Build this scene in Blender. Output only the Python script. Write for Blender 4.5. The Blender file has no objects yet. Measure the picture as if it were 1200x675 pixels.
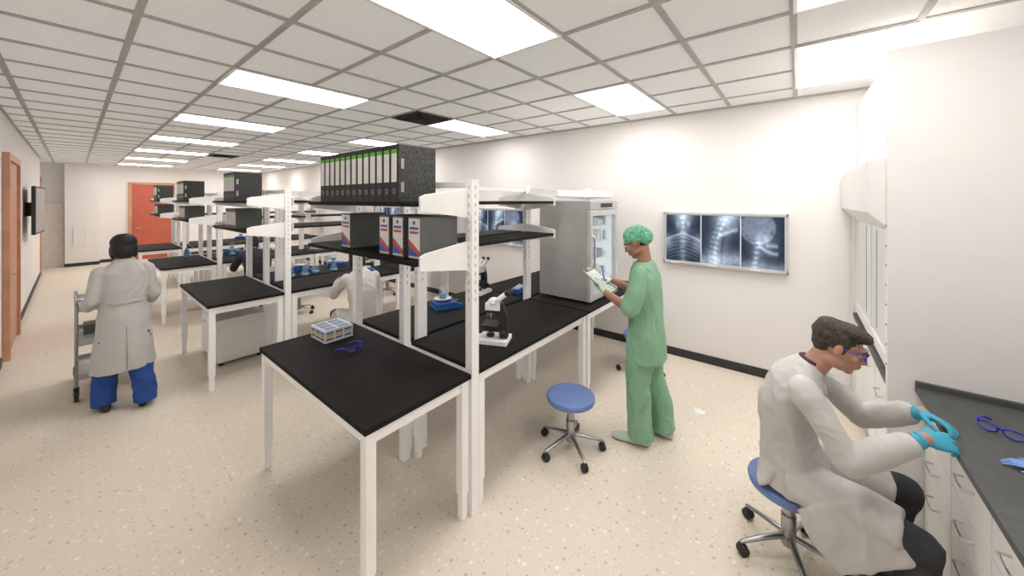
import bpy, bmesh, math, random
from mathutils import Vector, Matrix, Euler, noise
random.seed(4)
S=bpy.context.scene
S.view_settings.view_transform='Standard'
V=Vector
# ------------------------------------------------------------------ materials
def mat(name,col,rough=.5,metal=0,var=.06,scale=8,emit=0,bump=0,bscale=60,alpha=1,trans=0,spec=None):
    m=bpy.data.materials.new(name); m.use_nodes=True
    nt=m.node_tree; b=nt.nodes['Principled BSDF']
    b.inputs['Roughness'].default_value=rough; b.inputs['Metallic'].default_value=metal
    tc=nt.nodes.new('ShaderNodeTexCoord'); n=nt.nodes.new('ShaderNodeTexNoise'); n.inputs['Scale'].default_value=scale
    nt.links.new(tc.outputs['Object'],n.inputs['Vector'])
    r=nt.nodes.new('ShaderNodeValToRGB'); r.color_ramp.elements[0].position=.3; r.color_ramp.elements[1].position=.7
    r.color_ramp.elements[0].color=(*[max(0,c*(1-var)) for c in col],1)
    r.color_ramp.elements[1].color=(*[min(1,c*(1+var)) for c in col],1)
    nt.links.new(n.outputs['Fac'],r.inputs['Fac']); nt.links.new(r.outputs['Color'],b.inputs['Base Color'])
    if emit:
        nt.links.new(r.outputs['Color'],b.inputs['Emission Color']); b.inputs['Emission Strength'].default_value=emit
    if bump:
        n2=nt.nodes.new('ShaderNodeTexNoise'); n2.inputs['Scale'].default_value=bscale; n2.inputs['Detail'].default_value=4
        nt.links.new(tc.outputs['Object'],n2.inputs['Vector'])
        bp=nt.nodes.new('ShaderNodeBump'); bp.inputs['Strength'].default_value=bump; bp.inputs['Distance'].default_value=.01
        nt.links.new(n2.outputs['Fac'],bp.inputs['Height']); nt.links.new(bp.outputs['Normal'],b.inputs['Normal'])
    if trans: b.inputs['Transmission Weight'].default_value=trans; b.inputs['IOR'].default_value=1.3
    if alpha<1: b.inputs['Alpha'].default_value=alpha
    if spec is not None: b.inputs['Specular IOR Level'].default_value=spec
    return m
WHITE=mat('white_powdercoat_glow',(.90,.885,.865),.5,var=.02,emit=.07)  # faint self-glow added as ambient fill, lifts white parts in shade
WALLM=mat('wall_paint',(.870,.843,.823),.8,var=.012,scale=1.5,spec=.2)
BLACKTOP=mat('black_epoxy',(.014,.0125,.012),.65,var=.25,scale=5,spec=.12)
BLACK=mat('black_plastic',(.02,.02,.02),.45)
DARK=mat('dark_base',(.03,.03,.032),.6)
CHROME=mat('chrome',(.42,.42,.43),.3,1)
STEEL=mat('brushed_steel',(.55,.55,.54),.45,.4,var=.06,scale=3)
ALU=mat('aluminium',(.68,.68,.68),.4,.4)
BLUESEAT=mat('blue_vinyl',(.15,.23,.50),.55)
BLUE=mat('blue_plastic',(.02,.12,.45),.4)
DBLUE=mat('royal_blue_frame',(.02,.03,.50),.35)
GLASS=mat('clear_glass',(.85,.95,1),.05,alpha=.15,var=.01)
LENS=mat('goggle_lens',(.25,.3,.5),.05,alpha=.35)
WOOD=mat('door_frame_wood',(.58,.30,.18),.5,var=.12,scale=4)
RED=mat('red_door_paint',(.52,.12,.07),.5)
GREYTOP=mat('grey_counter_resin',(.085,.09,.088),.55,var=.1,scale=30,spec=.3)
CAB=mat('cabinet_laminate',(.855,.835,.82),.5,var=.012)
SASH=mat('sash_frosted',(.75,.77,.76),.35,var=.02)
FINT=mat('fridge_interior_glow',(.78,.85,.88),.5,var=.02,emit=.45)  # lining panels glow by themselves, added brightness in place of an interior lamp
GAP=mat('shadow_gap',(.25,.24,.23),.8)
TBAR=mat('ceiling_tbar',(.51,.50,.48),.8)
PAPER=mat('paper_white',(.85,.84,.82),.8)
GREEN=mat('label_green',(.15,.50,.05),.6)
BINDER=mat('binder_mottled',(.035,.037,.037),.6,var=.7,scale=60)
BINDERB=mat('binder_black',(.012,.012,.012),.5)
GREYBOX=mat('grey_file_box',(.13,.135,.13),.6)
LRED=mat('label_red',(.60,.10,.09),.6); LBLUE=mat('label_blue',(.08,.14,.48),.6); YEL=mat('label_yellow',(.75,.55,.06),.6)
LGB=mat('label_greyblue',(.25,.33,.52),.6)
SCREEN=mat('tv_screen',(.006,.006,.008),.15)
COAT=mat('coat_cotton',(.57,.56,.54),.9,var=.03,scale=5,bump=.12,bscale=260)
COATD=mat('coat_seam',(.36,.355,.34),.9)
SCRUB=mat('green_scrub_cotton',(.24,.445,.295),.9,var=.08,scale=6,bump=.15,bscale=220)
SCRUBC=mat('green_cap_cloth',(.15,.43,.26),.85,var=.4,scale=45)
SHOEC=mat('shoe_cover',(.50,.60,.52),.8)
NAVY=mat('blue_scrub_trousers',(.025,.085,.34),.85,var=.15)
JEANS=mat('dark_trousers',(.030,.033,.037),.8,var=.25)
DKSH=mat('dark_shirt',(.025,.02,.03),.8)
SKIN=mat('skin_light',(.50,.27,.19),.5,var=.06,scale=12)
SKIN2=mat('skin_tan',(.36,.185,.12),.5,var=.06,scale=12)
HAIRB=mat('hair_brown',(.056,.043,.034),.8,var=.5,scale=60,bump=.6,bscale=140)
HAIRK=mat('hair_black',(.008,.007,.007),.6,var=.4,scale=60,bump=.5,bscale=120)
LIP=mat('lips',(.38,.14,.11),.5); EYEW=mat('eye_white',(.75,.75,.75),.2); IRIS=mat('iris',(.03,.02,.015),.2)
TEAL=mat('nitrile_glove',(.05,.38,.54),.5); LTBLUE=mat('glove_blue',(.18,.32,.72),.5)
MAROON=mat('maroon_shirt',(.075,.02,.045),.8)
LIQ=mat('blue_liquid',(.1,.4,.7),.2)
LIGHT=mat('light_diffuser',(1,.955,.925),.5,emit=10.6,var=.005)

def floor_mat():
    m=bpy.data.materials.new('terrazzo_vinyl'); m.use_nodes=True; nt=m.node_tree; b=nt.nodes['Principled BSDF']
    b.inputs['Roughness'].default_value=.6; b.inputs['Specular IOR Level'].default_value=.2
    tc=nt.nodes.new('ShaderNodeTexCoord')
    base=nt.nodes.new('ShaderNodeTexNoise'); base.inputs['Scale'].default_value=25; nt.links.new(tc.outputs['Object'],base.inputs['Vector'])
    r=nt.nodes.new('ShaderNodeValToRGB'); r.color_ramp.elements[0].color=(.775,.69,.575,1); r.color_ramp.elements[1].color=(.825,.745,.635,1)
    nt.links.new(base.outputs['Fac'],r.inputs['Fac']); cur=r.outputs['Color']
    for sc,th,c in ((15,.155,(.62,.50,.37)),(11,.14,(.90,.88,.84)),(27,.17,(.67,.57,.45)),(19,.15,(.89,.86,.81))):
        mp=nt.nodes.new('ShaderNodeMapping'); mp.inputs['Location'].default_value=(sc*.37,sc*.71,0); nt.links.new(tc.outputs['Object'],mp.inputs['Vector'])
        v=nt.nodes.new('ShaderNodeTexVoronoi'); v.inputs['Scale'].default_value=sc; v.voronoi_dimensions='2D'; nt.links.new(mp.outputs[0],v.inputs['Vector'])
        sp=nt.nodes.new('ShaderNodeSeparateColor'); nt.links.new(v.outputs['Color'],sp.inputs[0])
        mu=nt.nodes.new('ShaderNodeMath'); mu.operation='MULTIPLY_ADD'; mu.inputs[1].default_value=th*1.4; mu.inputs[2].default_value=-th*.45; nt.links.new(sp.outputs[0],mu.inputs[0])
        lt=nt.nodes.new('ShaderNodeMath'); lt.operation='LESS_THAN'; nt.links.new(v.outputs['Distance'],lt.inputs[0]); nt.links.new(mu.outputs[0],lt.inputs[1])
        mx=nt.nodes.new('ShaderNodeMix'); mx.data_type='RGBA'; nt.links.new(lt.outputs[0],mx.inputs[0]); nt.links.new(cur,mx.inputs[6]); mx.inputs[7].default_value=(*c,1)
        cur=mx.outputs[2]
    nt.links.new(cur,b.inputs['Base Color']); return m
FLOORM=floor_mat()
CEILM=mat('ceiling_tile_glow',(.68,.67,.64),.9,var=.06,scale=90,bump=.3,bscale=150,emit=.29)  # tiles are no lamp; emission added for soft even fill from above

def col_mat(name,emit=.7):
    m=bpy.data.materials.new(name); m.use_nodes=True; nt=m.node_tree; b=nt.nodes['Principled BSDF']
    a=nt.nodes.new('ShaderNodeVertexColor'); a.layer_name='Col'
    nt.links.new(a.outputs[0],b.inputs['Base Color']); nt.links.new(a.outputs[0],b.inputs['Emission Color']); b.inputs['Emission Strength'].default_value=emit
    b.inputs['Roughness'].default_value=.6; b.inputs['Specular IOR Level'].default_value=.2
    return m
FILM=col_mat('xray_film',.45)

# ------------------------------------------------------------------ mesh builder
def frame(t,side=V((1,0,0))):
    t=t.normalized(); u=side-t*side.dot(t)
    if u.length<1e-3: u=V((0,1,0))-t*t.y
    if u.length<1e-3: u=V((0,0,1))-t*t.z
    u.normalize(); return u,t.cross(u)
class MB:
    def __init__(s,name): s.n=name; s.v=[]; s.f=[]; s.m=[]; s.sm=[]; s.mats=[]; s.M=Matrix()
    def mi(s,m):
        if m not in s.mats: s.mats.append(m)
        return s.mats.index(m)
    def add(s,vs,fs,m,smooth=False):
        o=len(s.v); s.v+= [s.M@V(v) for v in vs]; k=s.mi(m)
        for f in fs: s.f.append([i+o for i in f]); s.m.append(k); s.sm.append(smooth)
    def box(s,x0,x1,y0,y1,z0,z1,m):
        s.add([(x0,y0,z0),(x1,y0,z0),(x1,y1,z0),(x0,y1,z0),(x0,y0,z1),(x1,y0,z1),(x1,y1,z1),(x0,y1,z1)],
          [(0,3,2,1),(4,5,6,7),(0,1,5,4),(1,2,6,5),(2,3,7,6),(3,0,4,7)],m)
    def prism(s,pts,ext,m):
        n=len(pts); e=V(ext); a=[V(p) for p in pts]
        s.add(a+[p+e for p in a],[tuple(range(n))[::-1],tuple(range(n,2*n))]+[(i,(i+1)%n,(i+1)%n+n,i+n) for i in range(n)],m)
    def loft(s,secs,m,side=(1,0,0),n=20,smooth=True,caps=True):
        v,f=p_loft(secs,side,n,caps); s.add(v,f,m,smooth)
    def cyl(s,p0,p1,r0,m,r1=None,n=18):
        r1=r0 if r1 is None else r1; s.loft([(p0,r0,r0),(p1,r1,r1)],m,n=n)
    def tube(s,pts,r,m,n=8):
        s.loft([(p,r,r) for p in pts],m,n=n)
    def ell(s,c,r,m,n=16):
        v,f=p_ell(c,r,n=n); s.add(v,f,m,True)
    def lathe(s,c,prof,m,n=24):
        s.loft([((c[0],c[1],c[2]+z),r,r) for r,z in prof],m,n=n)
    def done(s,bevel=.002,loc=None,rot=0,parent=None):
        me=bpy.data.meshes.new(s.n); me.from_pydata([tuple(v) for v in s.v],[],s.f)
        for m in s.mats: me.materials.append(m)
        me.polygons.foreach_set('material_index',s.m); me.polygons.foreach_set('use_smooth',s.sm)
        bm=bmesh.new(); bm.from_mesh(me); bmesh.ops.recalc_face_normals(bm,faces=bm.faces); bm.to_mesh(me); bm.free()
        o=bpy.data.objects.new(s.n,me); S.collection.objects.link(o)
        if bevel:
            b=o.modifiers.new('b','BEVEL'); b.width=bevel; b.segments=2; b.limit_method='ANGLE'; b.angle_limit=math.radians(50); b.use_clamp_overlap=True
        if loc: o.location=loc
        o.rotation_euler[2]=rot
        if parent: o.parent=parent
        return o
def p_loft(secs,side=(1,0,0),n=20,caps=True):
    P=[V(q[0]) for q in secs]; vs=[]; side=V(side)
    for i,q in enumerate(secs):
        t=(P[min(i+1,len(P)-1)]-P[max(i-1,0)])
        if t.length<1e-6: t=V((0,0,1))
        u,w=frame(t,side)
        for k in range(n):
            a=2*math.pi*k/n; vs.append(P[i]+u*math.cos(a)*q[1]+w*math.sin(a)*q[2])
    fs=[(i*n+k,i*n+(k+1)%n,(i+1)*n+(k+1)%n,(i+1)*n+k) for i in range(len(P)-1) for k in range(n)]
    if caps: fs+=[tuple(range(n))[::-1],tuple(range((len(P)-1)*n,len(P)*n))]
    return vs,fs
def p_ell(c,r,R=None,n=16):
    if not hasattr(r,'__len__'): r=(r,r,r)
    c=V(c); vs=[]; m=n//2
    R=R or Matrix.Identity(3)
    for j in range(1,m):
        th=math.pi*j/m
        for k in range(n):
            a=2*math.pi*k/n; vs.append(c+R@V((r[0]*math.sin(th)*math.cos(a),r[1]*math.sin(th)*math.sin(a),r[2]*math.cos(th))))
    vs+= [c+R@V((0,0,r[2])),c+R@V((0,0,-r[2]))]; N=len(vs)
    fs=[(j*n+k,j*n+(k+1)%n,(j+1)*n+(k+1)%n,(j+1)*n+k) for j in range(m-2) for k in range(n)]
    fs+=[(N-2,(k+1)%n,k) for k in range(n)]+[(N-1,(m-2)*n+k,(m-2)*n+(k+1)%n) for k in range(n)]
    return vs,fs
def p_limb(pts,rads):
    out=[]
    for i in range(len(pts)-1):
        out.append(p_loft([(pts[i],rads[i],rads[i]),(pts[i+1],rads[i+1],rads[i+1])],(1,.01,.02),18))
    for p,r in zip(pts,rads): out.append(p_ell(p,r))
    return out
def xf(parts,M): return [([M@V(v) for v in vs],fs) for vs,fs in parts]
def blob(name,parts,m,voxel=.01,smooth=6,parent=None,fold=0,fs=(9,9,2.2),fine=.3):
    vs=[];fc=[]
    for v,f in parts:
        o=len(vs); vs+=[tuple(x) for x in v]; fc+=[tuple(i+o for i in q) for q in f]
    me=bpy.data.meshes.new(name); me.from_pydata(vs,[],fc); o=bpy.data.objects.new(name,me); S.collection.objects.link(o)
    bm=bmesh.new(); bm.from_mesh(me); bmesh.ops.recalc_face_normals(bm,faces=bm.faces); bm.to_mesh(me); bm.free()
    r=o.modifiers.new('r','REMESH'); r.mode='VOXEL'; r.voxel_size=voxel
    if smooth:
        q=o.modifiers.new('s','SMOOTH'); q.factor=.5; q.iterations=smooth
    dg=bpy.context.evaluated_depsgraph_get(); nm=bpy.data.meshes.new_from_object(o.evaluated_get(dg))
    o.modifiers.clear(); o.data=nm; nm.name=name; nm.materials.clear(); nm.materials.append(m)
    if fold:
        seed=V((random.random()*50,3,7)); nor=[v.normal.copy() for v in nm.vertices]
        for v,n in zip(nm.vertices,nor):
            c=v.co; wv=noise.noise(c*4+seed)*.10
            a=noise.noise(V(((c.x+wv)*fs[0],(c.y+wv)*fs[1],(c.z+wv*.7)*fs[2]))+seed); a=math.exp(-(a*4.5)**2)
            b=noise.noise(V(((c.x-wv)*fs[0]*1.7,(c.y+wv)*fs[1]*1.7,c.z*fs[2]*2.2))+seed*2); b=math.exp(-(b*5)**2)
            v.co=c+n*(fold*(a*.8+b*fine-.15))
    nm.polygons.foreach_set('use_smooth',[True]*len(nm.polygons)); nm.update()
    if parent: o.parent=parent
    return o
def empty(name,loc=(0,0,0),rot=0):
    e=bpy.data.objects.new(name,None); S.collection.objects.link(e); e.location=loc; e.rotation_euler[2]=rot; e.empty_display_size=.2; return e

# ------------------------------------------------------------------ room
XL,XW,YN,YB,ZC=-.55,4.87,-1.32,17.2,3.10
def room(name,x0,x1,y0,y1,z0,z1,m,bev=0):
    b=MB(name); b.box(x0,x1,y0,y1,z0,z1,m); return b.done(bev)
room('floor',XL-1.3,XW+.15,YN-.15,YB+.15,-.1,0,FLOORM)
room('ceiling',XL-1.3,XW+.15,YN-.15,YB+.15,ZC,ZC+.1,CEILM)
room('wall_right',XW,XW+.12,YN-.12,YB+.12,0,ZC,WALLM)
room('wall_left',XL-.12,XL,YN-.12,15.6,0,ZC,WALLM)
room('wall_alcove',XL-1.12,XL-1.0,15.6,YB,0,ZC,WALLM)
room('wall_alcove_return',XL-1.0,XL-.12,15.6,15.72,0,ZC,WALLM)
room('wall_back',XL-1.12,XW,YB,YB+.12,0,ZC,WALLM)
room('wall_near',XL,XW,YN-.12,YN,0,ZC,WALLM)
b=MB('column_pier'); b.box(-.16,.52,YB-.35,YB,0,ZC,WALLM); b.box(-.16,.52,YB-.365,YB-.35,0,.1,DARK)
b.box(.0,.26,YB-.375,YB-.35,.62,1.18,CAB); b.done(.003)
b=MB('wall_cladding_low'); b.box(-1.5,-.17,YB-.12,YB-.001,0,1.9,mat('beige_panel',(.78,.71,.65),.6)); b.done(.003)
b=MB('baseboard_right'); b.box(XW-.015,XW-.001,YN+.9,YB-.02,0,.10,DARK); b.done(.002)
b=MB('baseboard_left'); b.box(XL+.001,XL+.015,-1.2,7.45,0,.10,DARK); b.box(XL+.001,XL+.015,9.2,15.4,0,.10,DARK); b.done(.002)
b=MB('baseboard_back'); b.box(.53,1.12,YB-.015,YB-.001,0,.10,DARK); b.box(2.3,XW-.02,YB-.015,YB-.001,0,.10,DARK); b.done(.002)
b=MB('door_1'); b.box(1.22,2.18,YB-.04,YB-.005,.01,2.5,RED)
for a in ((1.14,1.22,0,2.58),(2.18,2.26,0,2.58),(1.22,2.18,2.5,2.58)): b.box(a[0],a[1],YB-.07,YB-.002,a[2],a[3],WOOD)
b.cyl((1.3,YB-.09,1.05),(1.42,YB-.09,1.05),.012,CHROME); b.cyl((1.3,YB-.09,1.05),(1.3,YB-.03,1.05),.012,CHROME); b.done(.004)
for k,(ya,yb) in enumerate(((7.6,9.05),)):
    b=MB('door_%d'%(k+2)); b.box(XL+.004,XL+.03,ya+.09,yb-.09,.01,2.5,mat('door_leaf%d'%k,(.62,.30,.2),.5,var=.1))
    b.box(XL+.002,XL+.06,ya,ya+.09,0,2.59,WOOD); b.box(XL+.002,XL+.06,yb-.09,yb,0,2.59,WOOD); b.box(XL+.002,XL+.06,ya+.09,yb-.09,2.5,2.59,WOOD)
    b.cyl((XL+.08,ya+.2,1.05),(XL+.08,ya+.32,1.05),.012,CHROME); b.cyl((XL+.08,ya+.2,1.05),(XL+.02,ya+.2,1.05),.012,CHROME); b.done(.004)
b=MB('trim_1'); b.box(XL+.001,XL+.03,15.5,15.6,0,2.6,WOOD); b.done(.003)
b=MB('wall_mounted_television'); b.box(0,.045,-.58,.58,1.38,2.24,BLACK); b.box(.045,.048,-.56,.56,1.41,2.21,SCREEN); b.box(-.12,0,-.15,.15,1.7,1.95,BLACK); b.done(.004,(XL+.12,11.0,0),math.radians(-3))
# ceiling grid
GX,GY=.24,1.22
b=MB('ceiling_grid')
x=GX-.6*2
while x<XW:
    if x>XL: b.box(x-.018,x+.018,YN,YB,ZC-.010,ZC+.002,TBAR)
    x+=.6
y=GY-.6*4
while y<YB:
    if y>YN: b.box(XL-(1.0 if y>15.7 else 0),XW,y-.018,y+.018,ZC-.0105,ZC+.002,TBAR)
    y+=.6
b.box(XL,XL+.02,YN,15.6,ZC-.02,ZC,TBAR); b.box(XW-.02,XW,YN,YB,ZC-.02,ZC,TBAR)
b.done(0)
def panel(x0,y0,w=1.2,h=.6):
    b=MB('ceiling_light_panel'); e=.02
    b.box(x0+e,x0+w-e,y0+e,y0+h-e,ZC-.014,ZC-.002,LIGHT)
    b.box(x0,x0+w,y0,y0+e,ZC-.018,ZC,WHITE); b.box(x0,x0+w,y0+h-e,y0+h,ZC-.018,ZC,WHITE)
    b.box(x0,x0+e,y0+e,y0+h-e,ZC-.018,ZC,WHITE); b.box(x0+w-e,x0+w,y0+e,y0+h-e,ZC-.018,ZC,WHITE); b.done(0)
for k in range(7):
    panel(.84,GY+2.4*k); panel(3.24,GY+2.4*k)
panel(3.24,GY-1.8); panel(1.44,GY-1.8)
for (x0,y0) in ((2.64,GY+2.4),(2.04,GY+9.6)):
    b=MB('ceiling_air_diffuser'); b.box(x0+.02,x0+.58,y0+.02,y0+.58,ZC-.02,ZC-.001,BLACK)
    for i in range(4):
        e=.06+i*.06; z=ZC-.024-.002*i
        b.box(x0+e,x0+.6-e,y0+e,y0+e+.015,z-.01,z+.006,DARK); b.box(x0+e,x0+.6-e,y0+.585-e,y0+.6-e,z-.01,z+.006,DARK)
        b.box(x0+e,x0+e+.015,y0+e,y0+.6-e,z-.01,z+.006,DARK); b.box(x0+.585-e,x0+.6-e,y0+e,y0+.6-e,z-.01,z+.006,DARK)
    b.done(0)

# ------------------------------------------------------------------ benches
TZ=.90
def bench(x0,x1,y0,y1,name='lab_bench'):
    b=MB(name); b.box(x0,x1,y0,y1,TZ-.03,TZ,BLACKTOP); e=.025
    for (a,c,d,f) in ((x0+e,x1-e,y0+e,y0+e+.03),(x0+e,x1-e,y1-e-.03,y1-e),(x0+e,x0+e+.03,y0+e+.03,y1-e-.03),(x1-e-.03,x1-e,y0+e+.03,y1-e-.03)):
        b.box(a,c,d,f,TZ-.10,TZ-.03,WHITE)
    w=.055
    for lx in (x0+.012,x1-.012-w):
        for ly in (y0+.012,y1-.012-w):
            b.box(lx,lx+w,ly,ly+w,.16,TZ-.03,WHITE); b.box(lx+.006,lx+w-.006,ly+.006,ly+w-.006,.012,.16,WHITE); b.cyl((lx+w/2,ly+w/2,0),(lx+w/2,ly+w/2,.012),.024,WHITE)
    return b.done(.003)
def bracket(b,px,py,dx,dy,L,z,t=.014,lo=.10):
    q=V((-dy,dx,0))*t; o=V((px,py,0))-q/2; D=V((dx,dy,0))
    b.prism([o+V((0,0,z-lo)),o+D*L+V((0,0,z-lo*.5)),o+D*L+V((0,0,z+.03)),o+D*(L-.04)+V((0,0,z+.045)),o+V((0,0,z+.085))],q,WHITE)
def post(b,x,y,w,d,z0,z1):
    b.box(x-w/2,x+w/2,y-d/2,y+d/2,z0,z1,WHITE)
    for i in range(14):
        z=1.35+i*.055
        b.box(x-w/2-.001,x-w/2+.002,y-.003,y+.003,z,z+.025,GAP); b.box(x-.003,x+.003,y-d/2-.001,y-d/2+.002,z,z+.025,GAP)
SM,ST=1.65,1.985
def module(y0,fridge=False,end=True):
    bench(.87,1.575,y0,y0+1.52)
    for xa in (1.65,3.19):
        bench(xa,xa+1.52,y0+.005,y0+.74); bench(xa,xa+1.52,y0+.79,y0+1.52)
    b=MB('bench_shelving_unit'); X=1.612
    for yy in (y0+.03,y0+.765,y0+1.49): post(b,X,yy,.062,.06,0,2.13)
    b.box(X-.02,X+.02,y0+.06,y0+1.46,2.08,2.12,WHITE)
    for z in (SM,ST):
        b.box(1.19,X-.035,y0+.05,y0+1.47,z-.025,z,BLACKTOP)
        for yy in (y0+.04,y0+1.48): bracket(b,X-.03,yy,-1,0,.37,z)
    b.done(.002)
    b=MB('bench_shelving_unit'); Y=y0+.765
    for xx in (1.76,3.2,4.68): post(b,xx,Y,.09,.045,0,2.16 if xx>3 else 2.13)
    for xa,xb in ((1.81,3.15),(3.25,4.63)):
        b.box(xa,xb,Y-.015,Y+.015,2.085,2.12,WHITE)
        for z in (SM,ST):
            lo=.10
            if fridge and xa>3:
                if z==SM: continue
                z=2.06; lo=.05
            for s in (-1,1):
                ya,yb=sorted((Y+s*.025,Y+s*.38)); b.box(xa,xb,ya,yb,z-.025,z,BLACKTOP if lo>.06 else WHITE)
                for xx in (xa-.012,xb+.012): bracket(b,xx,Y+s*.02,0,s,.37,z,lo=lo)
    b.done(.002)
MY=[1.6,4.73,7.86,10.99]
for i,y in enumerate(MY): module(y,fridge=(i==0))

def binders(y0,n,x=1.20,z=ST,w=.08,h=.345,d=.28,name='lever_arch_binder_row'):
    b=MB(name)
    for i in range(n):
        a=y0+i*w; b.box(x,x+d,a+.002,a+w-.002,z,z+h,BINDERB)
        b.box(x-.002,x,a+.012,a+w-.012,z+.12,z+h-.04,PAPER); b.box(x-.0025,x,a+.012,a+w-.012,z+h-.055,z+h-.03,GREEN)
        b.cyl((x-.003,a+w/2,z+.065),(x+.001,a+w/2,z+.065),.016,CHROME,n=14); b.cyl((x-.004,a+w/2,z+.065),(x,a+w/2,z+.065),.011,BINDERB,n=14)
    b.box(x+.004,x+d-.002,y0-.001,y0+.003,z+.003,z+h-.003,BINDER)
    for zz in (z+.06,z+.2): b.box(x+.02,x+.04,y0-.003,y0,zz,zz+.06,CHROME)
    return b.done(.002)
binders(1.83,13)
binders(MY[1]+.47,6); binders(MY[2]+.42,8); binders(MY[3]+.4,6)
def files(y0,n,z,x=1.22,w=.075,h=.24):
    b=MB('document_file_row')
    for i in range(n):
        a=y0+i*w; b.box(x,x+.27,a+.003,a+w-.003,z,z+h,GREYBOX); b.box(x-.002,x,a+.012,a+w-.012,z+.04,z+h-.04,PAPER)
    b.done(.002)
files(MY[1]+.5,6,SM); files(MY[2]+.45,7,SM); files(MY[3]+.45,7,SM)
def filebox(y0,y1,x=1.25,z=SM,h=.25,d=.28):
    b=MB('magazine_file_box'); b.box(x,x+d,y0,y1,z,z+h,GREYBOX); a,c=y0+.006,y1-.006
    b.box(x-.003,x,a,c,z+.008,z+h-.01,PAPER); b.box(x-.004,x,a+.012,c-.012,z+.15,z+.165,LRED); b.box(x-.004,x,a+.012,c-.012,z+.175,z+.19,LBLUE)
    b.prism([(x-.004,c,z+.02),(x-.004,a,z+.02),(x-.004,a,z+.05),(x-.004,c,z+.11)],(.004,0,0),LBLUE)
    b.prism([(x-.005,c,z+.08),(x-.005,a,z+.02),(x-.005,a,z+.05),(x-.005,c,z+.12)],(.004,0,0),LRED)
    b.cyl((x-.005,(a+c)/2,z+.215),(x,(a+c)/2,z+.215),.012,LBLUE); b.done(.002)
for a,c in ((1.68,1.80),(1.85,1.965),(2.0,2.115),(2.50,2.63)): filebox(a,c)

b=MB('mobile_pedestal_cabinet'); b.box(1.07,1.56,5.35,6.12,.05,.56,CAB)
for i in range(2): b.box(1.062,1.07,5.37+.38*i,5.73+.38*i,.07,.54,WHITE); b.box(1.05,1.062,5.5+.38*i,5.62+.38*i,.44,.455,ALU)
for x in (1.12,1.51):
    for y in (5.42,6.05): b.cyl((x,y,0),(x,y,.05),.025,BLACK)
b.done(.004)

# fridge
b=MB('glass_door_refrigerator'); x0,x1,y0,y1,z0,z1=3.40,4.12,1.69,2.33,TZ,1.985; t=.035
for x in (x0+.06,x1-.06):
    for y in (y0+.06,y1-.06): b.cyl((x,y,z0),(x,y,z0+.02),.02,BLACK)
z0+=.02
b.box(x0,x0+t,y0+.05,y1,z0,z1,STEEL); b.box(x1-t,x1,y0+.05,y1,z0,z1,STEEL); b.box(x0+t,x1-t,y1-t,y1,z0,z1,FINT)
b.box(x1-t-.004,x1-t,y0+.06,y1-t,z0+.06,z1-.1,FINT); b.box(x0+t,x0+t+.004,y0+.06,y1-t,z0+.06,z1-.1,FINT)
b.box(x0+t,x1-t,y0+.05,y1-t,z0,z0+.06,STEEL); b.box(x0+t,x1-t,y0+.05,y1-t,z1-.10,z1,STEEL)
b.box(x0,x1,y0,y0+.05,z1-.09,z1,STEEL); b.box(x0+.25,x0+.56,y0-.004,y0,z1-.07,z1-.025,BLACK)
for a in ((x0,x0+.06,z0,z1-.095),(x1-.06,x1,z0,z1-.095),(x0+.06,x1-.06,z0,z0+.07),(x0+.06,x1-.06,z1-.16,z1-.095)): b.box(a[0],a[1],y0,y0+.045,a[2],a[3],ALU)
b.box(x0+.06,x1-.06,y0+.018,y0+.026,z0+.07,z1-.16,GLASS)
for zz in (1.12,1.32,1.52,1.70):
    for k in range(12): 
        yy=y0+.09+k*.043; b.box(x0+t,x1-t,yy,yy+.006,zz,zz+.006,ALU)
    for k in range(7):
        xx=x0+.09+k*.085; b.box(xx,xx+.05,y0+.12,y0+.4,zz+.006,zz+.006+random.uniform(.05,.13),random.choice([PAPER,SASH,LGB,PAPER,SASH]))
b.tube([(x0+.03,y0-.0,1.25),(x0+.03,y0-.035,1.27),(x0+.03,y0-.035,1.6),(x0+.03,y0,1.62)],.009,CHROME)
b.done(.003)

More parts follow.
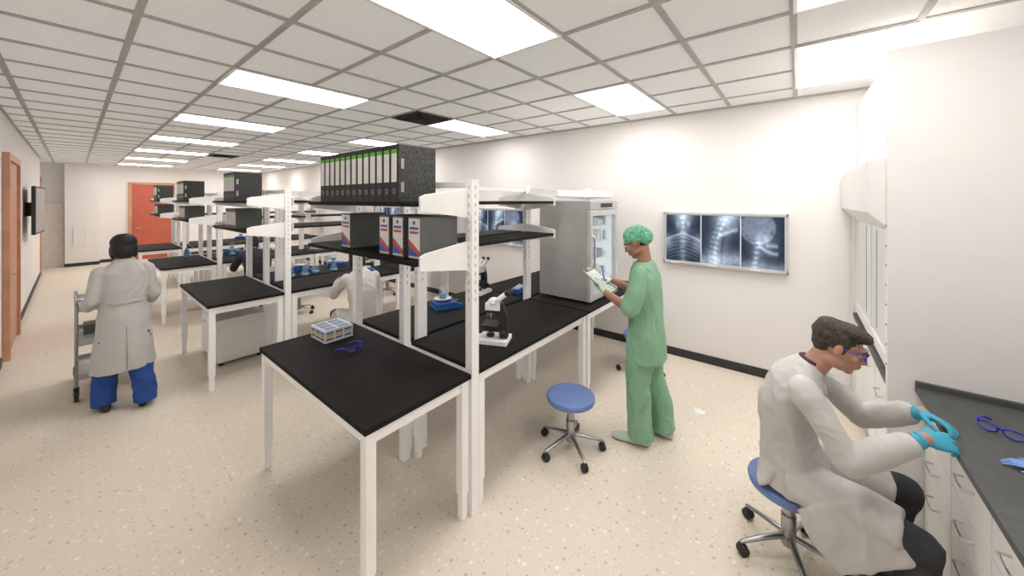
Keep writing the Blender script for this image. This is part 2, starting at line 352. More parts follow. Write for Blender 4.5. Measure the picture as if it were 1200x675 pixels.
# ------------------------------------------------------------------ x-ray viewer boxes
import numpy as np
def film_img(kind,W=110,H=140):
    u,v=np.meshgrid(np.linspace(0,1,W),np.linspace(0,1,H)); I=np.full((H,W),.10)
    g=lambda d,s: np.exp(-(d/s)**2)
    if kind==0:   # AP neck / upper chest
        I+=.30*g(u-.5,.20)*(.35+.65*(1/(1+np.exp(-(v-.45)*20))))+.28*g(u-.5,.065)*(.7+.3*np.cos(v*60))
        for s in (-1,1):
            for k in range(6):
                yy=.02+k*.075; I+=.13*g(v-(yy+.12*np.sqrt(np.clip(1-((u-.5)/.5)**2,0,1))-.10*np.abs(u-.5)),.016)*((u-.5)*s>.03)
            I+=.33*g((v-.55)-(-.30*(s*(u-.5))+.06),.026)*((u-.5)*s>0.02); I+=.34*g(np.hypot((u-.5-s*.46),(v-.40)),.17)
            I+=.25*g(np.hypot((u-.5-s*.16),(v-.80)/1.3),.05)
        I+=.42*g(np.hypot((u-.5)/1.3,(v-1.0)/.8),.20)
    elif kind==1: # lateral cervical
        c=.36+.34*v-.12*np.sin(v*3); I+=.26*g(u-c-.05,.26)+.34*g(u-c,.06)*(.6+.4*np.cos((v+.25*u)*58))+.18*g(u-c+.12,.045)*(.5+.5*np.cos((v+.3*u)*58))
        I+=.44*g(np.hypot((u-.66)/1.3,(v-1.0)),.25); I+=.36*g(v-.60-.30*(u-.5),.04)*(u>c)*(u<.95); I+=.40*g(v-.02-.1*u,.17); I-=.14*g(u-c-.17,.035)*(v<.58)
    else:         # lateral skull, jaw and neck
        r=np.hypot((u-.38)/.40,(v-.78)/.30); I+=.12*g(r-1,.06)+.28*(1/(1+np.exp((r-1)*14)))
        I+=.22*g(np.hypot(u-.42,v-.56),.11)-.16*g(np.hypot((u-.72)/1.1,v-.68),.06)+.20*g(np.hypot(u-.60,v-.55),.08)
        I+=.14*g(np.hypot((u-.66)/1.0,(v-.52)/1.4),.2)
        I+=.32*g(v-(.30+.9*(.82-u)**2),.04)*(u>.42)*(u<.86)+.30*g(v-.45,.035)*(u>.58)*(u<.86)
        c=.40-.2*(.45-v); I+=.38*g(u-c,.06)*(v<.52)*(.6+.4*np.cos(v*62))+.20*g(u-c-.03,.2)*(v<.5)+.30*g(v,.12)
    rng=np.random.RandomState(kind); n=rng.rand(H//5+2,W//5+2); n=np.kron(n,np.ones((5,5)))[:H,:W]
    for _ in range(4): n=(n+np.roll(n,2,0)+np.roll(n,2,1)+np.roll(n,-2,0)+np.roll(n,-2,1))/5
    return np.clip(I*(.80+.40*n),0,.92)
def xray(yc):
    e=empty('xray_light_box',(XW,yc,1.52))
    b=MB('frame'); h=.325; w=.64
    b.box(-.05,-.001,-w,w,-h,h,ALU); b.box(-.058,-.05,-w+.025,w-.025,-h+.03,h-.03,mat('viewer_glow',(.70,.73,.78),.4,emit=.1))
    for a in ((-w,w,h-.03,h),(-w,w,-h,-h+.03),(-w,-w+.02,-h,h),(w-.02,w,-h,h)): b.box(-.068,-.05,a[0],a[1],a[2],a[3],ALU)
    for i in range(3): b.box(-.07,-.06,.5-i*.42-.05,.5-i*.42+.05,-h+.005,-h+.02,WHITE)
    b.done(.003,parent=e)
    fw=.395
    for k in range(3):
        I=film_img(k); H,W=I.shape; y1=.605-k*.408; me=bpy.data.meshes.new('film_%d'%(k+1))
        vs=[(-.0605,y1-fw*i/(W-1),-.288+.576*j/(H-1)) for j in range(H) for i in range(W)]
        fs=[(j*W+i,j*W+i+1,(j+1)*W+i+1,(j+1)*W+i) for j in range(H-1) for i in range(W-1)]
        me.from_pydata(vs,[],fs); ca=me.color_attributes.new('Col','FLOAT_COLOR','POINT')
        f=I.ravel()**1.6; c=np.stack([f*.62,f*.78+.004,f*.94+.018+.10*f*(1-f),np.ones_like(f)],1).ravel(); ca.data.foreach_set('color',c); me.materials.append(FILM)
        o=bpy.data.objects.new('film_%d'%(k+1),me); S.collection.objects.link(o); o.parent=e
xray(.715); xray(4.25); xray(7.6)

# ------------------------------------------------------------------ stool
def stool(x,y,rot=0,sz=.44):
    b=MB('rolling_lab_stool')
    b.lathe((0,0,sz),[(.02,-.055),(.165,-.055),(.187,-.045),(.192,-.02),(.187,-.005),(.165,0),(.01,.002)],BLUESEAT,32)
    b.lathe((0,0,sz),[(.02,-.075),(.12,-.07),(.14,-.056),(.02,-.05)],BLACK)
    b.cyl((0,0,.09),(0,0,sz-.06),.028,CHROME); b.cyl((0,0,.07),(0,0,.24),.036,CHROME)
    b.tube([(.03,0,sz-.09),(.13,.03,sz-.085),(.17,.04,sz-.09)],.006,BLACK)
    for k in range(5):
        a=2*math.pi*k/5; c,s=math.cos(a),math.sin(a)
        b.loft([((0,0,.125),.02,.016),((c*.12,s*.12,.105),.017,.012),((c*.25,s*.25,.075),.013,.009),((c*.265,s*.265,.07),.008,.006)],CHROME,side=(-s,c,0),n=12)
        px,py=c*.25,s*.25; b.cyl((px,py,.045),(px,py,.08),.009,BLACK,n=10)
        q=V((-s,c,0))
        for sg in (-1,1):
            p=V((px,py,.029))+q*sg*.013; b.cyl(p-q*.008,p+q*.008,.028,BLACK,n=16)
        b.ell((px,py,.042),(.026,.026,.018),BLACK,12)
    return b.done(.0015,(x,y,0),rot)
stool(2.51,1.42,.3); stool(4.16,1.43,.9); stool(2.5,6.85,.2); stool(4.2,6.8,1); stool(2.52,.04,.95,.43)

# ------------------------------------------------------------------ microscopes, scales, goggles ...
def microscope(x,y,rot,z=TZ):
    b=MB('microscope')
    b.box(-.09,.09,-.12,.12,0,.035,WHITE); b.box(-.05,.05,.12,.15,0,.03,WHITE)
    b.prism([(-.03,-.11,.03),(-.03,-.05,.03),(-.03,-.05,.16),(-.03,.0,.25),(-.03,-.01,.30),(-.03,-.07,.30),(-.03,-.11,.2)],(.06,0,0),BLACK)
    b.box(-.075,.075,-.05,.09,.125,.14,BLACK); b.box(-.045,.045,-.05,.07,.10,.125,BLACK)
    b.cyl((0,.03,.035),(0,.03,.06),.03,BLACK); b.cyl((0,.03,.075),(0,.03,.105),.022,BLACK)
    b.cyl((0,.03,.225),(0,.03,.245),.035,BLACK)
    for a in (0,2.1,4.2):
        c=V((math.sin(a)*.018,.03+math.cos(a)*.018,.225)); b.cyl(c,c+V((math.sin(a)*.01,math.cos(a)*.01,-.055)),.009,CHROME,.006)
    b.box(-.035,.035,-.055,.065,.245,.30,WHITE); b.ell((0,.0,.305),(.045,.05,.035),WHITE)
    for s in (-1,1):
        b.cyl((s*.03,-.02,.315),(s*.032,-.10,.375),.018,WHITE); b.cyl((s*.032,-.10,.375),(s*.033,-.13,.398),.02,BLACK)
        b.cyl((s*.03,-.08,.08),(s*.065,-.08,.08),.024,BLACK); b.cyl((s*.065,-.08,.08),(s*.08,-.08,.08),.014,BLACK)
    return b.done(.003,(x,y,z),rot)
microscope(2.06,1.84,math.radians(25)); microscope(3.02,2.92,math.radians(100)); microscope(3.3,5.95,2); microscope(2.9,9.0,1)
def scale(x,y,rot=0,beaker=True):
    b=MB('laboratory_balance'); b.prism([(-.11,-.14,0),(-.11,.14,0),(-.11,.14,.065),(-.11,-.05,.065),(-.11,-.14,.03)],(.22,0,0),BLUE)
    b.box(-.05,.05,-.125,-.06,.036,.056,DARK); b.lathe((0,.04,.065),[(.02,0),(.02,.02),(.09,.022),(.09,.03),(.01,.031)],ALU)
    b.box(-.115,.115,-.145,.145,0,.02,BLUE)
    if beaker: b.lathe((0,.04,.097),[(.001,0),(.04,0),(.042,.01),(.042,.10),(.046,.105)],GLASS); b.lathe((0,.04,.099),[(.001,0),(.038,.001),(.038,.04),(.001,.041)],LIQ)
    b.done(.003,(x,y,TZ),rot)
scale(2.42,2.82,1.2); scale(2.25,6.0,1,False); scale(2.75,5.98,1.3); scale(2.1,9.1,1); scale(2.75,5.02,0,False); scale(3.8,6.0,0); scale(3.0,12.2,1)
b=MB('microtube_rack'); b.box(-.12,.12,-.05,.05,0,.05,BLUE)
for i in range(8):
    for j in range(3): b.cyl((-.1+i*.029,-.03+j*.03,.05),(-.1+i*.029,-.03+j*.03,.065),.008,PAPER,n=10)
b.done(.002,(3.35,2.6,TZ),.3)
def flask(x,y,h=.2):
    b=MB('erlenmeyer_flask'); b.lathe((0,0,0),[(.001,0),(.055,0),(.06,.01),(.055,.03),(.02,.14),(.018,h-.01),(.023,h)],GLASS); b.lathe((0,0,.003),[(.001,0),(.052,.001),(.05,.03),(.001,.031)],LIQ); b.done(0,(x,y,TZ))
for p in ((1.95,5.62),(2.12,5.58),(2.3,5.66),(2.55,5.62),(3.55,5.62),(2.0,8.8)): flask(*p)
b=MB('wash_bottle'); b.lathe((0,0,0),[(.001,0),(.045,0),(.048,.01),(.048,.12),(.02,.16),(.016,.18)],LTBLUE); b.tube([(0,0,.18),(0,0,.22),(.05,0,.23),(.09,0,.19)],.004,PAPER); b.done(0,(1.35,9.0,TZ))
def goggles(name,loc,rot,k=1,arm=.14):
    b=MB(name); pts=[]
    for s in (-1,1):
        loop=[V((s*.037+.031*math.cos(a),-.010*((math.cos(a)*s+.2)**2 if math.cos(a)*s>0 else 0),.022+.019*math.sin(a))) for a in [2*math.pi*i/16 for i in range(17)]]
        b.tube(loop,.0028*k,DBLUE); b.add([v for v in loop[:-1]],[tuple(range(16))],LENS)
        b.tube([(s*.067,-.012,.03),(s*.075,-.03,.032),(s*.074,-.09,.026),(s*.068,-arm+.015,.012),(s*.066,-arm,.005)],.0038*k,DBLUE)
    b.tube([(-.01,0,.028),(0,.004,.031),(.01,0,.028)],.004*k,DBLUE)
    return b.done(0,loc,rot)
goggles('safety_goggles',(1.30,2.50,TZ+.002),math.radians(200),1.5)
goggles('safety_goggles',(2.66,-.72,TZ+.023),math.radians(60),1.3)
b=MB('glove_box_carton'); b.box(-.11,.11,-.12,.12,0,.095,PAPER)
for i in range(2):
    for j in range(3): b.box(-.095+i*.1,-.01+i*.1,-.105+j*.073,-.045+j*.073,.0945,.0965,LGB)
for j in range(3):
    for zz,m in ((.065,LBLUE),(.045,YEL),(.02,LBLUE)): b.box(-.112,-.11,-.11+j*.077,-.05+j*.077,zz,zz+.014,m)
for j in range(3):
    for zz,m in ((.065,LBLUE),(.045,YEL),(.02,LBLUE)): b.box(-.1+j*.07,-.045+j*.07,-.122,-.12,zz,zz+.014,m)
b.done(.003,(1.31,2.92,TZ),.02)
b=MB('floor_drain_cover'); b.lathe((0,0,0),[(.001,0),(.055,0),(.055,.006),(.045,.012),(.001,.013)],WHITE,8); b.done(.001,(3.70,.72,0))

# ------------------------------------------------------------------ right counter + fume hood
b=MB('base_cabinet_counter'); CY=-.585; CX=3.075
b.box(.3,CX,YN+.005,CY,.10,TZ-.012,CAB); b.box(.3,CX,YN+.005,CY-.05,0,.10,DARK)
b.box(.28,CX+.001,YN+.004,-.53,TZ-.012,TZ+.02,GREYTOP); b.box(.28,CX+.001,YN+.004,YN+.03,TZ+.02,TZ+.12,GREYTOP)
b.box(CX-.023,CX+.001,YN+.03,-.53,TZ+.02,TZ+.05,GREYTOP)
def dpull(b,x0,x1,y,z):
    b.tube([(x0,y,z),(x0,y+.032,z-.003),(x1,y+.032,z-.003),(x1,y,z)],.006,ALU); 
for i in range(6):
    x1=CX-.01-.45*i; x0=x1-.44
    for z0,z1,hz in ((.66,.87,.785),(.48,.65,.58),(.12,.47,.40)):
        b.box(x0,x1,CY,CY+.018,z0,z1,CAB); dpull(b,(x0+x1)/2-.06,(x0+x1)/2+.06,CY+.018,hz)
b.done(.003)
b=MB('fume_hood'); X0,X1=3.08,4.85
b.prism([(X0,YN+.005,0),(X0,-.42,0),(X0,-.42,2.90),(X0,YN+.005,2.90)],(.06,0,0),CAB)
b.prism([(X0+.06,YN+.005,2.28),(X0+.06,-.45,2.28),(X0+.06,-.45,2.90),(X0+.06,YN+.005,2.90)],(X1-X0-.06,0,0),CAB)
b.prism([(X0+.06,-.46,1.8),(X0+.06,-.34,1.92),(X0+.06,-.34,2.24),(X0+.06,-.46,2.28),(X0+.06,-.8,2.28),(X0+.06,-.8,1.8)],(X1-X0-.06,0,0),CAB)
b.box(X1-.06,X1,YN+.005,-.42,0,2.28,CAB); b.box(X0+.06,X1-.06,YN+.005,YN+.03,0,2.28,CAB)
b.box(X0+.06,X1-.06,YN+.03,-.42,.86,.90,GREYTOP); b.box(X0+.06,X1-.06,YN+.03,-.46,.1,.86,CAB); b.box(X0+.06,X1-.06,YN+.03,-.52,0,.1,DARK)
b.box(X0+.06,X1-.06,-.47,-.455,1.0,1.8,SASH)
for xx in (X0+.06,(X0+X1)/2-.02,X1-.10): b.box(xx,xx+.03,-.475,-.445,.98,1.82,CAB)
b.box(X0+.06,X1-.06,-.475,-.44,.92,1.0,CAB)
for i in range(3): b.box(X0+.15+i*.5,X0+.155+i*.5,-.457,-.452,1.05,1.78,GREYBOX)
for i in range(3):
    xa=X0+.07+i*.56; b.box(xa,xa+.54,-.46,-.442,.12,.84,WHITE); dpull(b,xa+.2,xa+.34,-.442,.70)
for i in range(8): b.cyl((X0+.03,-.421,1.0+i*.12),(X0+.03,-.417,1.0+i*.12),.007,DARK,n=8)
b.done(.004)
def hand_parts(side,curl=.5,spread=1,thumb=0):
    out=[p_loft([((0,-.03,0),.026,.021),((0,.0,0),.028,.02),((0,.03,-.002),.036,.018),((0,.085,-.003),.041,.014),((0,.097,-.003),.036,.010)],(1,0,0),18)]
    for i,(x,L) in enumerate(((.031,.074),(.0105,.082),(-.0105,.077),(-.030,.060))):
        p=V((x*side,.086,-.002)); ang=0; pts=[p.copy()]; yaw=x*side*spread*3.5
        for k,q in enumerate((.46,.3,.24)):
            ang+=curl*(.55,.75,.5)[k]*(1+.12*(i-1)); d=V((math.sin(yaw)*math.cos(ang),math.cos(ang)*math.cos(yaw),-math.sin(ang))); p=p+d*L*q; pts.append(p.copy())
        out+=p_limb(pts,[.0098,.0088,.008,.0068])
    t=thumb
    out+=p_limb([V((.022*side,.015,-.004)),V((.046*side,.042,-.014-.01*t)),V(((.056-.012*t)*side,.070,-.024-.02*t)),V(((.058-.024*t)*side,.092,-.030-.03*t))],[.015,.012,.010,.008])
    return out
def hmat(wrist,d,palm):
    y=V(d).normalized(); z=-V(palm); z=(z-y*z.dot(y)).normalized(); x=y.cross(z)
    return Matrix(((x.x,y.x,z.x,wrist[0]),(x.y,y.y,z.y,wrist[1]),(x.z,y.z,z.z,wrist[2]),(0,0,0,1)))
e=empty('rubber_gloves',(2.40,-.79,TZ+.027),math.radians(-60))
blob('glove_a',xf(hand_parts(1,.4,1.3),Matrix.Scale(.78,4)@Matrix.Scale(.45,4,(0,0,1))),LTBLUE,.004,2,e)
blob('glove_b',xf(hand_parts(-1,.5,1.3),Matrix.Translation((-.03,-.01,.012))@Matrix.Rotation(.8,4,'Z')@Matrix.Scale(.78,4)@Matrix.Scale(.45,4,(0,0,1))),LTBLUE,.004,2,e)

# ------------------------------------------------------------------ cart
b=MB('utility_cart'); w,l=.46,.70
for x in (-w/2,w/2):
    for y in (-l/2,l/2):
        b.cyl((x,y,.12),(x,y,.98),.013,CHROME); b.cyl((x,y,.10),(x,y,.14),.02,BLACK); b.cyl((x-.016,y,.055),(x+.016,y,.055),.055,BLACK,n=20); b.box(x-.022,x+.022,y-.012,y+.012,.05,.11,CHROME)
for z in (.22,.56,.90):
    b.box(-w/2,w/2,-l/2,l/2,z-.012,z,STEEL)
    for a in ((-w/2,w/2,-l/2-.005,-l/2+.005),(-w/2,w/2,l/2-.005,l/2+.005),(-w/2-.005,-w/2+.005,-l/2,l/2),(w/2-.005,w/2+.005,-l/2,l/2)): b.box(a[0],a[1],a[2],a[3],z-.02,z+.04,STEEL)
b.tube([(-w/2,-l/2,.95),(-w/2,-l/2-.05,1.0),(w/2,-l/2-.05,1.0),(w/2,-l/2,.95)],.012,CHROME)
b.box(-.2,-.02,-.3,-.05,.90,.96,PAPER); b.box(-.18,.0,0,.2,.56,.66,GREYBOX); b.cyl((.08,.1,.9),(.08,.1,1.03),.05,PAPER)
b.done(.002,(.25,5.91,0))

# ------------------------------------------------------------------ people
def head(parent,c,pitch=0,yaw=0,skin=SKIN,neck=None,glasses=False,cap=None,hair=None,hstyle='short',brow=None):
    H=Matrix.Translation(c)@Matrix.Rotation(yaw,4,'Z')@Matrix.Rotation(-pitch,4,'X')
    P=[p_ell((0,-.012,.032),(.076,.096,.086)),p_ell((0,.022,-.02),(.064,.070,.085)),p_ell((0,.03,-.07),(.05,.052,.045)),p_ell((0,.066,-.098),(.024,.022,.019)),
       p_ell((0,.082,.028),(.05,.018,.014)),p_ell((0,.072,-.06),(.032,.03,.028))]
    for s in (-1,1):
        P+=[p_ell((s*.04,.062,-.025),(.022,.022,.02)),p_ell((s*.045,.0,-.07),(.022,.05,.03))]
        P+=[p_ell((s*.078,-.006,.0),(.009,.019,.031)),p_ell((s*.013,.098,-.036),(.010,.012,.009))]
    P+=p_limb([V((0,.090,.022)),V((0,.104,-.01)),V((0,.112,-.031))],[.009,.010,.0115])
    P+=[p_ell((0,.094,-.058),(.022,.010,.007)),p_ell((0,.091,-.070),(.019,.010,.007))]
    P=xf(P,H)
    if neck: P+=p_limb([H@V((0,-.03,-.05)),V(neck)],[.054,.060])
    blob('head',P,skin,.0045,3,parent)
    b=MB('face_details'); b.M=H
    for s in (-1,1):
        b.ell((s*.032,.080,.006),(.0135,.010,.008),EYEW,12); b.ell((s*.033,.0885,.006),(.006,.003,.006),IRIS,10)
        b.loft([((s*.014,.099,.024),.003,.003),((s*.034,.095,.031),.004,.004),((s*.054,.078,.024),.002,.002)],hair or HAIRK,n=8)
    b.ell((0,.100,-.0575),(.021,.0055,.0045),LIP,12); b.ell((0,.097,-.069),(.018,.006,.005),LIP,12)
    b.done(0,parent=parent)
    if cap:
        blob('surgical_cap',xf([p_ell((0,-.020,.066),(.090,.112,.080)),p_ell((0,-.078,.035),(.074,.070,.070)),p_loft([((0,-.012,.020),.086,.106),((0,-.012,.05),.092,.112)],(1,0,0),28)],H@Matrix.Rotation(.12,4,'X')),cap,.006,3,parent,fold=.007,fs=(16,16,10))
        blob('back_hair',xf([p_ell((0,-.055,-.01),(.064,.048,.045))],H),HAIRK,.006,2,parent)
    elif hair:
        if hstyle=='short':
            Q=[p_ell((0,-.026,.050),(.085,.100,.078)),p_ell((0,.012,.096),(.076,.086,.036)),p_ell((0,.064,.090),(.062,.044,.028)),p_ell((0,-.062,.01),(.070,.05,.068)),p_ell((0,-.05,.090),(.076,.066,.04))]
            for s in (-1,1): Q+= [p_ell((s*.066,-.012,.035),(.014,.045,.04)),p_ell((s*.072,.012,.005),(.008,.012,.022))]
        else:
            Q=[p_ell((0,-.022,.045),(.094,.106,.088)),p_ell((0,-.05,-.02),(.092,.07,.095)),p_ell((0,-.055,-.06),(.078,.05,.055))]
            for s in (-1,1): Q.append(p_ell((s*.072,-.005,-.03),(.024,.05,.075)))
        blob('hair',xf(Q,H),hair,.005,4,parent,fold=.003,fs=(30,18,30))
    if glasses:
        g=goggles('glasses',(0,0,0),0,.7,.112); g.data.transform(H@Matrix.Translation((0,.107,-.014))@Matrix.Scale(1.06,4)); g.parent=parent
def shoe(parent,p,yaw,m,pitch=0,k=1):
    M=Matrix.Translation(p)@Matrix.Rotation(yaw,4,'Z')@Matrix.Rotation(pitch,4,'X')@Matrix.Scale(k,4)
    P=[p_loft([((0,-.09,.035),.032,.034),((0,-.05,.04),.037,.038),((0,.03,.035),.042,.033),((0,.10,.027),.046,.026),((0,.155,.022),.034,.02),((0,.175,.02),.018,.014)],(1,0,0),18),
       p_ell((0,-.09,.036),(.032,.025,.034)),p_limb([V((0,-.05,.05)),V((0,-.055,.10))],[.042,.044])[0]]
    blob('shoe',xf(P,M),m,.006,2,parent)

def surgeon():
    e=empty('surgeon_person',(3.02,1.0,0),math.radians(4))
    T=[p_loft([((0,-.01,.68),.20,.152),((0,-.01,.85),.19,.142),((0,-.005,1.05),.17,.124),((0,.0,1.25),.18,.125),((0,.0,1.37),.18,.110),((0,.0,1.44),.13,.085),((0,.005,1.48),.075,.068)],(1,0,0),32)]
    for s in (-1,1):
        T+=p_limb([V((s*.165,0,1.395)),V((s*.225,.015,1.25)),V((s*.24,.05,1.15))],[.060,.064,.074])
    blob('tunic',T,SCRUB,.008,3,e,fold=.013,fs=(8,8,3.0))
    L=[p_loft([((0,0,.95),.16,.115),((0,-.01,.80),.17,.13),((0,-.01,.72),.16,.12)],(1,0,0),28)]
    for s,fy in ((-1,.05),(1,-.08)):
        L.append(p_loft([((s*.09,0,.85),.098,.115),((s*.10,fy*.4+.01,.5),.088,.095),((s*.11,fy-.03,.25),.080,.088),((s*.115,fy-.045,.06),.080,.092)],(1,0,0),24))
        shoe(e,(s*.115,fy-.0,0),s*-.15,SHOEC,k=1.08)
    blob('trousers',L,SCRUB,.008,3,e,fold=.013,fs=(11,11,3))
    b=MB('v_neck_trim'); b.tube([(-.05,.075,1.48),(0,.118,1.40),(.05,.075,1.48)],.006,SCRUBC); b.done(0,parent=e)
    A=[]
    wr={-1:V((-.12,.30,1.20)),1:V((.10,.33,1.27))}
    for s in (-1,1): A+=p_limb([V((s*.235,.03,1.2)),V((s*.24,.055,1.13)),(V((s*.24,.055,1.13))+wr[s])/2,wr[s]],[.046,.043,.038,.027])
    blob('forearms',A,SKIN2,.007,3,e)
    head(e,V((0,.070,1.630)),pitch=.45,yaw=.0,skin=SKIN2,neck=(0,-.0,1.45),cap=SCRUBC,hair=HAIRK)
    GL=mat('latex_glove_pale',(.58,.66,.64),.5)
    blob('left_hand',xf(hand_parts(1,.75,1,.9),hmat(wr[-1],(.35,.75,.28),(.25,-.35,.95))),GL,.0035,2,e)
    blob('right_hand',xf(hand_parts(-1,.95,.6,1),hmat(wr[1],(-.5,.65,.1),(-.35,.1,-.9))),GL,.0035,2,e)
    b=MB('clipboard'); b.M=Matrix.Translation((-.02,.385,1.275))@Matrix.Rotation(math.radians(38),4,'X')
    b.box(-.12,.12,-.16,.16,-.004,0,mat('clipboard_board',(.16,.20,.16),.5)); b.box(-.10,.10,-.14,.12,0,.003,mat('form_sheet',(.62,.66,.62),.8)); b.box(-.05,.05,.125,.155,.003,.012,CHROME)
    for i in range(8): b.box(-.09,.08,-.12+i*.027,-.117+i*.027,.003,.0035,GREYBOX)
    b.done(.001,parent=e)
    b=MB('pen'); b.cyl((-.01,.35,1.29),(.035,.39,1.40),.005,DBLUE); b.done(0,parent=e)
surgeon()

def walker():
    e=empty('technician_person',(.31,5.1,0),math.radians(3))
    T=[p_loft([((0,-.0,.38),.220,.185),((0,.0,.6),.198,.168),((0,0,.85),.176,.148),((0,0,1.02),.158,.120),((0,-.005,1.18),.168,.120),((0,-.01,1.30),.166,.108),((0,-.01,1.37),.115,.083),((0,.0,1.415),.07,.065)],(1,0,0),32)]
    for s in (-1,1): T+=p_limb([V((s*.155,-.01,1.315)),V((s*.205,-.030,1.06)),V((s*.214,.15,.97)),V((s*.214,.27,1.0))],[.056,.048,.043,.038])
    blob('lab_coat',T,COAT,.008,3,e,fold=.009,fs=(8,8,1.6),fine=.2)
    b=MB('coat_belt_and_vent'); 
    b.loft([((-.115,-.118,1.03),.016,.006),((0,-.137,1.03),.020,.006),((.115,-.118,1.03),.016,.006)],COAT,side=(0,0,1),n=10)
    b.loft([((0,-.160,.80),.003,.004),((0,-.191,.40),.003,.004)],COATD,n=8); b.done(0,parent=e)
    b=MB('coat_collar'); b.loft([((0,-.01,1.375),.085,.078),((0,-.005,1.425),.070,.066)],COAT,n=24); b.done(0,parent=e)
    L=[]
    for s,fy in ((-1,.10),(1,-.10)):
        L.append(p_loft([((s*.09,0,.7),.095,.115),((s*.10,fy*.5+.02,.45),.085,.095),((s*.12,fy-.02,.22),.078,.085),((s*.125,fy-.05,.05),.084,.095)],(1,0,0),24))
    blob('trousers',L,NAVY,.008,3,e,fold=.012,fs=(12,12,4))
    shoe(e,(-.125,.06,0),.1,BLACK); shoe(e,(.13,-.09,.0),-.3,BLACK)
    head(e,V((0,.02,1.535)),pitch=.2,skin=SKIN2,neck=(0,0,1.38),hair=HAIRK,hstyle='bob')
    for s in (-1,1): blob('hand',xf(hand_parts(-s,1.0,.6,.6),hmat((s*.212,.31,1.0),(-s*.15,1,-.05),(0,-.1,-1))),SKIN2,.004,2,e)
walker()

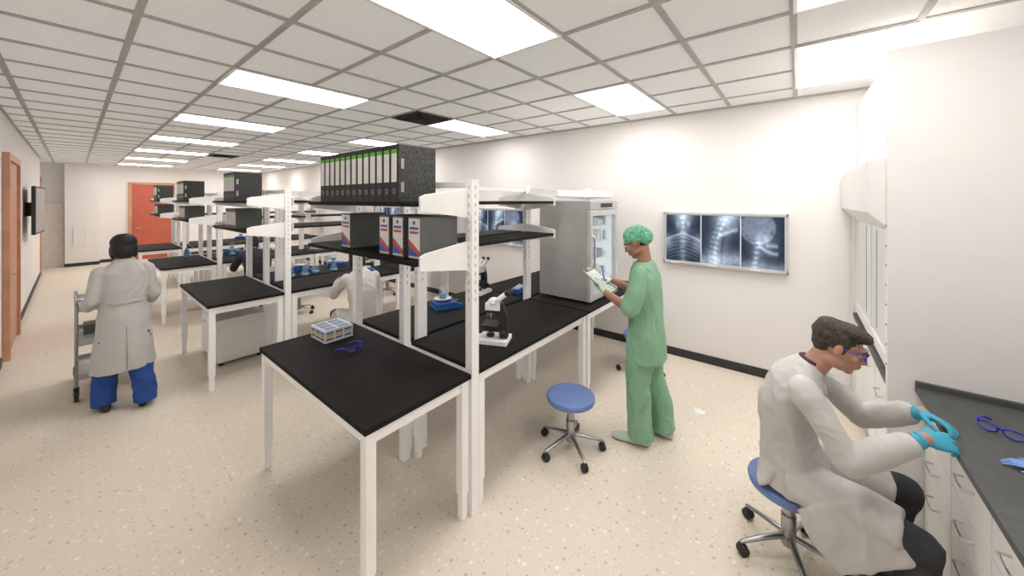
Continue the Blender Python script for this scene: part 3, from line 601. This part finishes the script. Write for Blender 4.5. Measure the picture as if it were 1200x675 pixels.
def seated(name,loc,rot,skin,hair,hstyle,glasses,glove,pants,shirt,coat=COAT,hi=True):
    e=empty(name,loc,rot)
    T=[p_loft([((0,-.01,.46),.175,.155),((0,-.015,.56),.17,.150),((0,-.045,.72),.158,.128),((0,-.045,.88),.175,.128),((0,-.005,1.0),.180,.118),((0,.035,1.08),.130,.085),((0,.06,1.12),.070,.060)],(1,0,0),32)]
    sh={1:V((.172,.02,1.03)),-1:V((-.172,.04,1.03))}
    el={1:V((.240,.185,.785)),-1:V((-.235,.27,.81))}
    wr={1:V((.175,.43,.960)),-1:V((-.115,.475,.955))}
    for s in (-1,1):
        T+=p_limb([sh[s],(sh[s]+el[s])/2+V((s*.010,0,.01)),el[s],el[s].lerp(wr[s],.5),el[s].lerp(wr[s],.76)],[.064,.060,.057,.054,.048])
        T.append(p_loft([((s*.09,-.03,.515),.11,.095),((s*.12,.13,.52),.108,.10),((s*.15,.27,.52),.10,.097),((s*.17,.36,.515),.09,.085)],(1,0,0),20))
        T.append(p_loft([((s*.185,.13,.53),.050,.17),((s*.225,.20,.44),.022,.19),((s*.245,.28,.345),.014,.16)],(1,0,0),24))
    T.append(p_loft([((0,-.10,.56),.15,.05),((0,-.135,.485),.165,.035),((0,-.165,.455),.17,.02)],(1,0,0),24))
    blob('lab_coat',T,coat,.0065 if hi else .012,5,e,fold=.011,fs=(7,7,5),fine=.25)
    C=[]
    for s in (-1,1): C.append(p_loft([((s*.055,.01,1.130),.03,.012),((s*.045,.085,1.08),.035,.010),((s*.03,.115,.98),.022,.008)],(1,0,0),14))
    C.append(p_loft([((0,.035,1.090),.076,.068),((0,.050,1.135),.066,.060)],(1,0,0),24))
    blob('coat_lapels',C,coat,.005,2,e)
    blob('shirt_collar',[p_loft([((0,.045,1.09),.064,.060),((0,.060,1.148),.059,.056)],(1,0,0),24)]+[p_loft([(el[s].lerp(wr[s],.72),.040,.040),(el[s].lerp(wr[s],.86),.037,.037)],(1,0,0),16) for s in (-1,1)],shirt,.005,2,e)
    kn={1:V((.20,.42,.50)),-1:V((-.17,.43,.52))}; an={1:V((.19,.36,.10)),-1:V((-.16,.30,.10))}
    L=[p_ell((0,-.0,.53),(.15,.12,.08))]
    for s in (-1,1): L+=p_limb([V((s*.09,.0,.52)),V((s*.13,.2,.515)),kn[s],kn[s].lerp(an[s],.45),an[s]],[.080,.074,.064,.062,.048])
    blob('trousers',L,pants,.008,3,e,fold=.006,fs=(12,12,8))
    for s in (-1,1): shoe(e,an[s]+V((0,.04,-.10)),-s*.15,BLACK)
    head(e,V((0,.165,1.238)),pitch=.30,skin=skin,neck=(0,.045,1.07),hair=hair,hstyle=hstyle,glasses=glasses)
    vx=.004 if hi else .006
    W=[]
    for s in (-1,1): W+=p_limb([el[s].lerp(wr[s],.6),wr[s]],[.034,.028])
    blob('wrists',W,skin,.006,2,e)
    blob('right_hand',xf(hand_parts(-1,.85,1,.8),hmat(wr[1],(-.45,.88,-.05),(-.60,-.25,-.70))),glove,vx,2,e)
    blob('left_hand',xf(hand_parts(1,.85,1,.8),hmat(wr[-1],(.65,.75,-.03),(.40,-.2,-.85))),glove,vx,2,e)
    if hi:
        blob('glove_cuffs',[p_loft([(wr[s]-(wr[s]-el[s]).normalized()*.035,.034,.034),(wr[s],.030,.026)],(1,0,0),18) for s in (-1,1)],glove,.004,1,e)
        b=MB('wrist_watch'); p=wr[-1].lerp(el[-1],.17); d=(wr[-1]-el[-1]).normalized(); b.loft([(p-d*.012,.037,.037),(p+d*.012,.036,.036)],BLACK); b.ell(p+V((0,0,.036)),(.018,.018,.008),CHROME); b.done(.001,parent=e)
    return e
seated('seated_scientist_person',(2.5,.0,0),math.pi,SKIN,HAIRB,'short',True,TEAL,JEANS,MAROON)
seated('seated_technician_person',(2.25,4.22,0),math.radians(-8),SKIN2,HAIRK,'bob',False,TEAL,JEANS,PAPER,hi=False); stool(2.25,4.22,0,.43)
seated('seated_student_person',(1.98,7.33,0),0,SKIN2,HAIRK,'bob',False,SKIN2,JEANS,DKSH,coat=DKSH,hi=False); stool(1.98,7.33,0,.43)

# ------------------------------------------------------------------ camera / world
w=bpy.data.worlds.new('world'); S.world=w; w.use_nodes=True; w.node_tree.nodes['Background'].inputs[0].default_value=(1,.98,.96,1); w.node_tree.nodes['Background'].inputs[1].default_value=.6
c=bpy.data.cameras.new('camera'); o=bpy.data.objects.new('camera',c); S.collection.objects.link(o); S.camera=o
o.location=(0,0,2.0); o.rotation_euler=(math.pi/2,0,math.radians(-51.1)); c.sensor_width=36; c.lens=36*415/1200; c.shift_y=-103.5/1200; c.clip_start=.02
